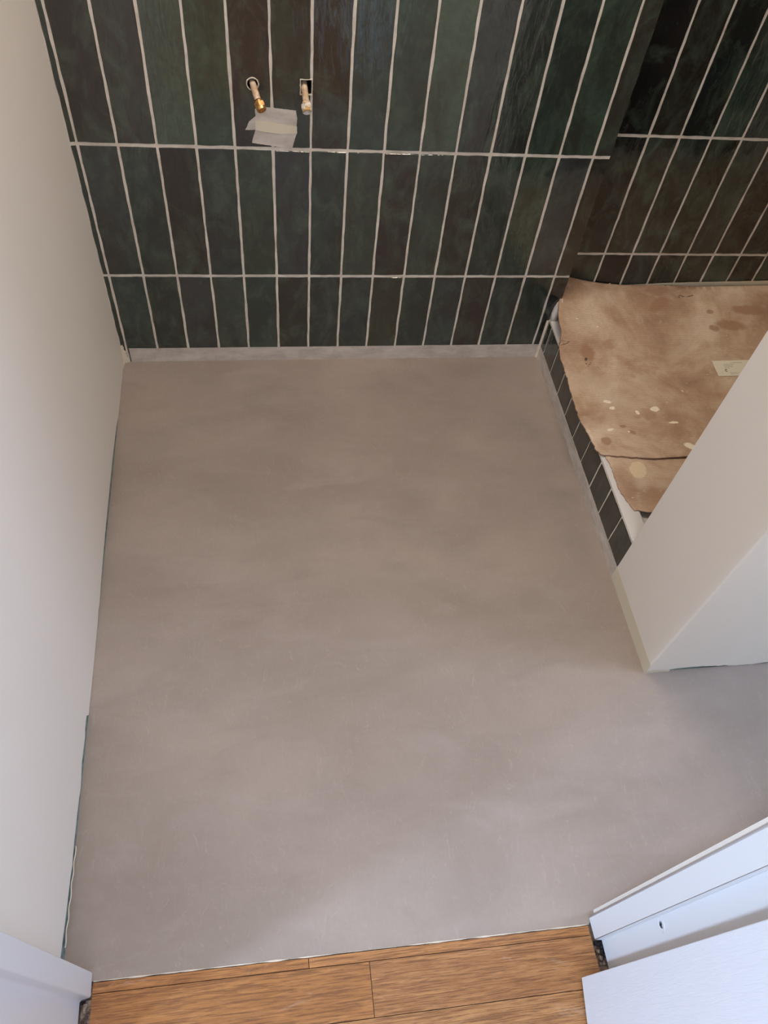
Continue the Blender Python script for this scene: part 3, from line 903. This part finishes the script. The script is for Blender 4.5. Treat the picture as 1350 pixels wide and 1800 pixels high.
# ------------------------------------------------------------------ masking tapes
def strip(name, fn, u0, u1, top, mat, seed, amp=0.0008, n=90, base=0.0):
    q = MB(); V = []
    for i in range(n + 1):
        u = u0 + (u1 - u0) * i / n
        t_ = top(u) + amp * noise.noise((u * 26, seed, 0)) + amp * .5 * noise.noise((u * 90, seed, 0))
        for w_ in (0.0017, 0.0021):
            V += [fn(u, base, w_), fn(u, t_ * .5 + base * .5, w_), fn(u, t_, w_)]
    Fq = []
    for i in range(n):
        a = i * 6; b = a + 6
        Fq += [(a + 3, b + 3, b + 4, a + 4), (a + 4, b + 4, b + 5, a + 5)]
        Fq += [(a, a + 1, b + 1, b), (a + 1, a + 2, b + 2, b + 1), (a + 2, a + 5, b + 5, b + 2)]
    q.add(V, Fq, 0, smooth=False)
    return q.build(name, mat)


t1 = strip('masking_tape', fnb, 0.006, 1.0985, lambda u: 0.0445, M_TAPE, 1.0)
tag(t1, 'long greyish masking tape along the foot of the green back wall', 'tape')
t2 = strip('masking_tape', lambda u, v, w_: (1.1000 - w_, -u, v), 0.004, 0.722, lambda u: 0.0440 - 0.005 * u / .72, M_TAPE, 2.0)
tag(t2, 'greyish masking tape along the foot of the tiled shower plinth', 'tape')
t3 = strip('masking_tape', lambda u, v, w_: (1.0993 - w_, -u, v), 0.722, 0.9555, lambda u: 0.040 - (u - .722) * 0.02, M_CREAM, 3.0)
tag(t3, 'opaque cream tape along the foot of the white partition end', 'tape')
t4 = strip('masking_tape', lambda u, v, w_: (u, -0.9538 - w_, v), 1.0975, 1.152, lambda u: 0.012 - (u - 1.097) * 0.12, M_CREAM, 4.0, n=20)
tag(t4, 'short cream tape stub wrapping the foot of the partition corner on its bluish face', 'tape')
# sealant fillet at plinth/wall corner and in left corner
q = MB()
q.prism([(1.0935, -0.0035), (1.0985, -0.0035), (1.0985, -0.0085)][::-1], 0.0, 0.128)
struct(q.build('trim_7', M_GROUT))
q = MB(); V = []
for i in range(15):
    z = 0.058 * i / 14
    k_ = 1 + 0.5 * noise.noise((z * 130, 3, 1)); wl = (0.026 - 0.30 * z) * k_; wr = (0.016 - 0.18 * z) * (2 - k_)
    V += [(LWX(-wl) + 0.0006, -wl, z), (LWX(-.004) + 0.0035 * k_, -0.0060, z), (LWX(0) + wr, -0.0026, z)]
q.add(V, [(i * 3 + j, i * 3 + j + 1, i * 3 + j + 4, i * 3 + j + 3) for i in range(14) for j in range(2)], 0, smooth=True)
cs = q.build('filler_lump', M_CREAM)
tag(cs, 'cream filler smeared into the corner where left wall meets the tiled wall', 'filler')

# taped patch under the left pipe: three pieces
def patch(name, poly, y, mat, label, crease=None, parent=None):
    me = bpy.data.meshes.new(name); bm = bmesh.new()
    pts = []
    n = len(poly)
    for i in range(n):
        a = Vector(poly[i]); b = Vector(poly[(i + 1) % n]); k_ = max(1, int((b - a).length / .003))
        for j in range(k_):
            p = a + (b - a) * j / k_
            pts.append((p.x + .0006 * noise.noise((p.x * 300, p.y * 300, 1)), p.y + .0006 * noise.noise((p.x * 300, p.y * 300, 2))))
    vs = [bm.verts.new((x, -y, z)) for x, z in pts]
    f = bm.faces.new(vs); f.normal_update()
    if f.normal.y > 0: bmesh.ops.reverse_faces(bm, faces=[f])
    bm.to_mesh(me); bm.free(); me.materials.append(mat)
    o = bpy.data.objects.new(name, me); COL.objects.link(o)
    s_ = o.modifiers.new('s', 'SOLIDIFY'); s_.thickness = 0.0003; s_.offset = -1
    if parent: o.parent = parent
    if label: tag(o, label, 'tape', 'tape pieces below the left pipe')
    return o


patch('masking_tape', [(0.3735, 0.6583), (0.4318, 0.6535), (0.4330, 0.6465), (0.4346, 0.6380), (0.4330, 0.6235), (0.4333, 0.6215), (0.3510, 0.6128), (0.3304, 0.6119), (0.3345, 0.6185), (0.3393, 0.6292), (0.3525, 0.6400), (0.3518, 0.6540), (0.3600, 0.6580)],
      0.0019, M_TAPE, 'upper greyish tape piece with a torn left point, right under the left pipe nut')
patch('masking_tape', [(0.3507, 0.6125), (0.4335, 0.6215), (0.4343, 0.6099), (0.4310, 0.6010), (0.4260, 0.5840), (0.4240, 0.5748), (0.3920, 0.5800), (0.3431, 0.5865), (0.3455, 0.5975), (0.3500, 0.6085)],
      0.0023, M_TAPE, 'lower greyish tape piece with a diagonal crease, reaching down to the grout line')
patch('masking_tape', [(0.3513, 0.6318), (0.3700, 0.6312), (0.4000, 0.6268), (0.4338, 0.6228), (0.4340, 0.6150), (0.4335, 0.6085), (0.4010, 0.6065), (0.3750, 0.6090), (0.3514, 0.6128)],
      0.0028, M_CREAM, 'cream tape strip across the middle, overlapping the two greyish pieces')

# ------------------------------------------------------------------ pipe stubs with sleeves and nuts
def curve_tube(q, pts, r, seg=18, mi=0, ripple=0.0, cap=True):
    pts = [Vector(p) for p in pts]; V = []
    for i, p in enumerate(pts):
        d = (pts[min(i + 1, len(pts) - 1)] - pts[max(i - 1, 0)]).normalized()
        u_ = d.cross(Vector((1, 0, 0.01))).normalized(); v_ = d.cross(u_)
        rr_ = r * (1 + ripple * math.sin(i * 1.9))
        for k_ in range(seg):
            a = 2 * math.pi * k_ / seg
            V.append(p + (u_ * math.cos(a) + v_ * math.sin(a)) * rr_)
    Fq = [(j * seg + i, (j + 1) * seg + i, (j + 1) * seg + (i + 1) % seg, j * seg + (i + 1) % seg) for j in range(len(pts) - 1) for i in range(seg)]
    if cap: Fq += [tuple(range(seg)), tuple(range((len(pts) - 1) * seg, len(pts) * seg))[::-1]]
    q.add(V, Fq, mi, smooth=True)


def bez(a, b, c_, n):
    a, b, c_ = Vector(a), Vector(b), Vector(c_)
    return [a * (1 - t_) ** 2 + b * 2 * t_ * (1 - t_) + c_ * t_ ** 2 for t_ in [i / n for i in range(n + 1)]]


def nut(q, origin, axis, r, L, mi=0):
    ax = Vector(axis).normalized(); u_ = ax.orthogonal().normalized(); v_ = ax.cross(u_)
    V = []
    for (h_, f_, hexa) in ((0, .92, 1), (.001, 1.0, 1), (L * .62, 1.0, 1), (L * .66, .93, 0), (L * .97, .90, 0), (L, .84, 0), (L, .62, 0), (L * .8, .58, 0), (L * .8, .001, 0)):
        for i in range(24):
            a = 2 * math.pi * i / 24
            k_ = 1.0
            if hexa:
                b = (a % (math.pi / 3)) - math.pi / 6; k_ = .9 / math.cos(b) * 1.03
            V.append(Vector(origin) + ax * h_ + (u_ * math.cos(a) + v_ * math.sin(a)) * r * f_ * k_)
    n_ = 9
    Fq = [(j * 24 + i, j * 24 + (i + 1) % 24, (j + 1) * 24 + (i + 1) % 24, (j + 1) * 24 + i) for j in range(n_ - 1) for i in range(24)]
    Fq += [tuple(range(24))[::-1]]
    q.add(V, Fq, mi)


def pipe(name, label, start, mid, end, nut_mat, round_hole=True):
    root = thing(name, label, 'pipe', (start[0], 0, start[2]), None)
    off = Vector(root.location)
    S_ = lambda p: Vector(p) - off
    pts = bez(S_(start), S_(mid), S_(end), 22)
    q = MB(); curve_tube(q, pts[:19], 0.0062, 18, 0, 0.02)
    q.build('pipe_tube', M_PIPE, root)
    d = (pts[-1] - pts[-4]).normalized()
    q = MB()
    curve_tube(q, [pts[18] + d * (t_ - .004) for t_ in (0, .003, .006)], 0.0078, 20)
    q.build('collar', M_BRASS if nut_mat is M_BRASS else M_PIPE, root)
    q = MB(); nut(q, pts[18] + d * 0.001, d, 0.0098, 0.0155)
    q.build('nut', nut_mat, root)
    return root


# openings in the tiling: dark cavity with rough plaster lip
def sleeve(cx, cz, square=False, r=0.0105, hw=0.0105, zh=0.013):
    q = MB(); n = 28
    ring = []
    for i in range(n):
        a = 2 * math.pi * i / n
        if square:
            c_, s_ = math.cos(a), math.sin(a); k_ = 1 / max(abs(c_) / hw, abs(s_) / zh); ring.append((c_ * k_, s_ * k_))
        else: ring.append((r * math.cos(a), r * math.sin(a)))
    return ring


holes = [(0.3497, 0.7005, False), (0.4520, 0.6985, True)]
for cx, cz, sq in holes:
    ring = sleeve(cx, cz, sq)
    # cut the wall with a boolean, then line the opening with a rough lip
    cut = MB(); n = len(ring)
    V = [(cx + x, -0.02, cz + z) for x, z in ring] + [(cx + x, 0.075, cz + z) for x, z in ring]
    cut.add(V, [tuple(range(n)), tuple(range(n, 2 * n))[::-1]] + [(i, n + i, n + (i + 1) % n, (i + 1) % n) for i in range(n)], 0)
    co = cut.build('cutter', M_DARK)
    bm = bmesh.new(); bm.from_mesh(co.data); bmesh.ops.recalc_face_normals(bm, faces=bm.faces[:]); bm.to_mesh(co.data); bm.free()
    sleeve_data = (cx, cz, ring)
    holes[holes.index((cx, cz, sq))] = (cx, cz, sq, co, ring)


def cut_tiles(wall, hs):
    """remove the part of the tiled skin inside each opening and leave a real recess"""
    bm = bmesh.new(); bm.from_mesh(wall.data)
    for cx, cz, sq, co, ring in hs:
        n = len(ring)
        R_ = 0.03
        for i in range(n):
            a = Vector((ring[i][0] + cx, 0, ring[i][1] + cz)); b = Vector((ring[(i + 1) % n][0] + cx, 0, ring[(i + 1) % n][1] + cz))
            no = Vector(((b - a).z, 0, -(b - a).x))
            if no.length < 1e-9: continue
            fs = [f for f in bm.faces if abs(f.calc_center_median().x - cx) < R_ and abs(f.calc_center_median().z - cz) < R_ and f.calc_center_median().y < 0.001 and abs(f.normal.y) > .3 and f.material_index == 0]
            geom = set(fs)
            for f in fs: geom.update(f.edges); geom.update(f.verts)
            bmesh.ops.bisect_plane(bm, geom=list(geom), plane_co=a, plane_no=no)
    # delete faces whose centre lies inside a ring
    dele = []
    for f in bm.faces:
        c_ = f.calc_center_median()
        if c_.y > 0.001: continue
        for cx, cz, sq, co, ring in hs:
            dx, dz = c_.x - cx, c_.z - cz
            inside = (abs(dx) < 0.0104 and abs(dz) < 0.0129) if sq else (dx * dx + dz * dz < 0.0104 ** 2)
            if inside and f.material_index == 0 and f.calc_area() < 0.002: dele.append(f); break
    bmesh.ops.delete(bm, geom=dele, context='FACES')
    bm.to_mesh(wall.data); bm.free()


# the flat grout bed is one big quad: rebuild its front as a grid around the openings first
bm = bmesh.new(); bm.from_mesh(wall_back.data)
for ax, vals in (('x', (0.325, 0.375, 0.425, 0.475)), ('z', (0.67, 0.73))):
    for vv in vals:
        fs = [f for f in bm.faces if f.material_index == 0 and abs(f.normal.y) > .9 and f.calc_center_median().y < .001]
        g = set(fs)
        for f in fs: g.update(f.edges); g.update(f.verts)
        bmesh.ops.bisect_plane(bm, geom=list(g), plane_co=(vv, 0, 0) if ax == 'x' else (0, 0, vv), plane_no=(1, 0, 0) if ax == 'x' else (0, 0, 1))
bm.to_mesh(wall_back.data); bm.free()
cut_tiles(wall_back, holes)
wall_back.data.materials.append(M_DARK)
for cx, cz, sq, co, ring in holes:
    n = len(ring)
    me = co.data; bpy.data.objects.remove(co, do_unlink=True)
    q = MB()
    # lip (rough plaster ring) and dark socket behind
    V = []
    for lev, (yy, sc__) in enumerate(((-0.0010, 1.20), (-0.0022, 1.10), (-0.0014, 0.96), (0.030, 0.96), (0.060, 0.95))):
        for i, (x, z) in enumerate(ring):
            j_ = 1 + (0.07 * noise.noise((i * .9, cx * 50, lev)) if lev < 3 else 0)
            V.append((x * sc__ * j_, yy, z * sc__ * j_))
    Fq = [(l * n + i, l * n + (i + 1) % n, (l + 1) * n + (i + 1) % n, (l + 1) * n + i) for l in range(4) for i in range(n)]
    q.add(V, Fq[:n * 2], 0); q.add(V, Fq[n * 2:] + [tuple(range(4 * n, 5 * n))], 1)
    so = q.build('wall_socket', [M_CAULK, M_DARK]); so.location = (cx, 0, cz)
    so.parent = wall_back; so.name = 'pipe_opening'

pipe('water_pipe', 'cream wrapped pipe stub slanting down from the round hole to a brass nut', (0.3462, 0.050, 0.7035), (0.3475, -0.012, 0.706), (0.3664, -0.055, 0.6735), M_BRASS)
pipe('water_pipe', 'cream pipe stub with plaster-smeared nut coming out of the square hole', (0.4475, 0.050, 0.7005), (0.4480, -0.012, 0.704), (0.4515, -0.055, 0.6745), M_NUTW)
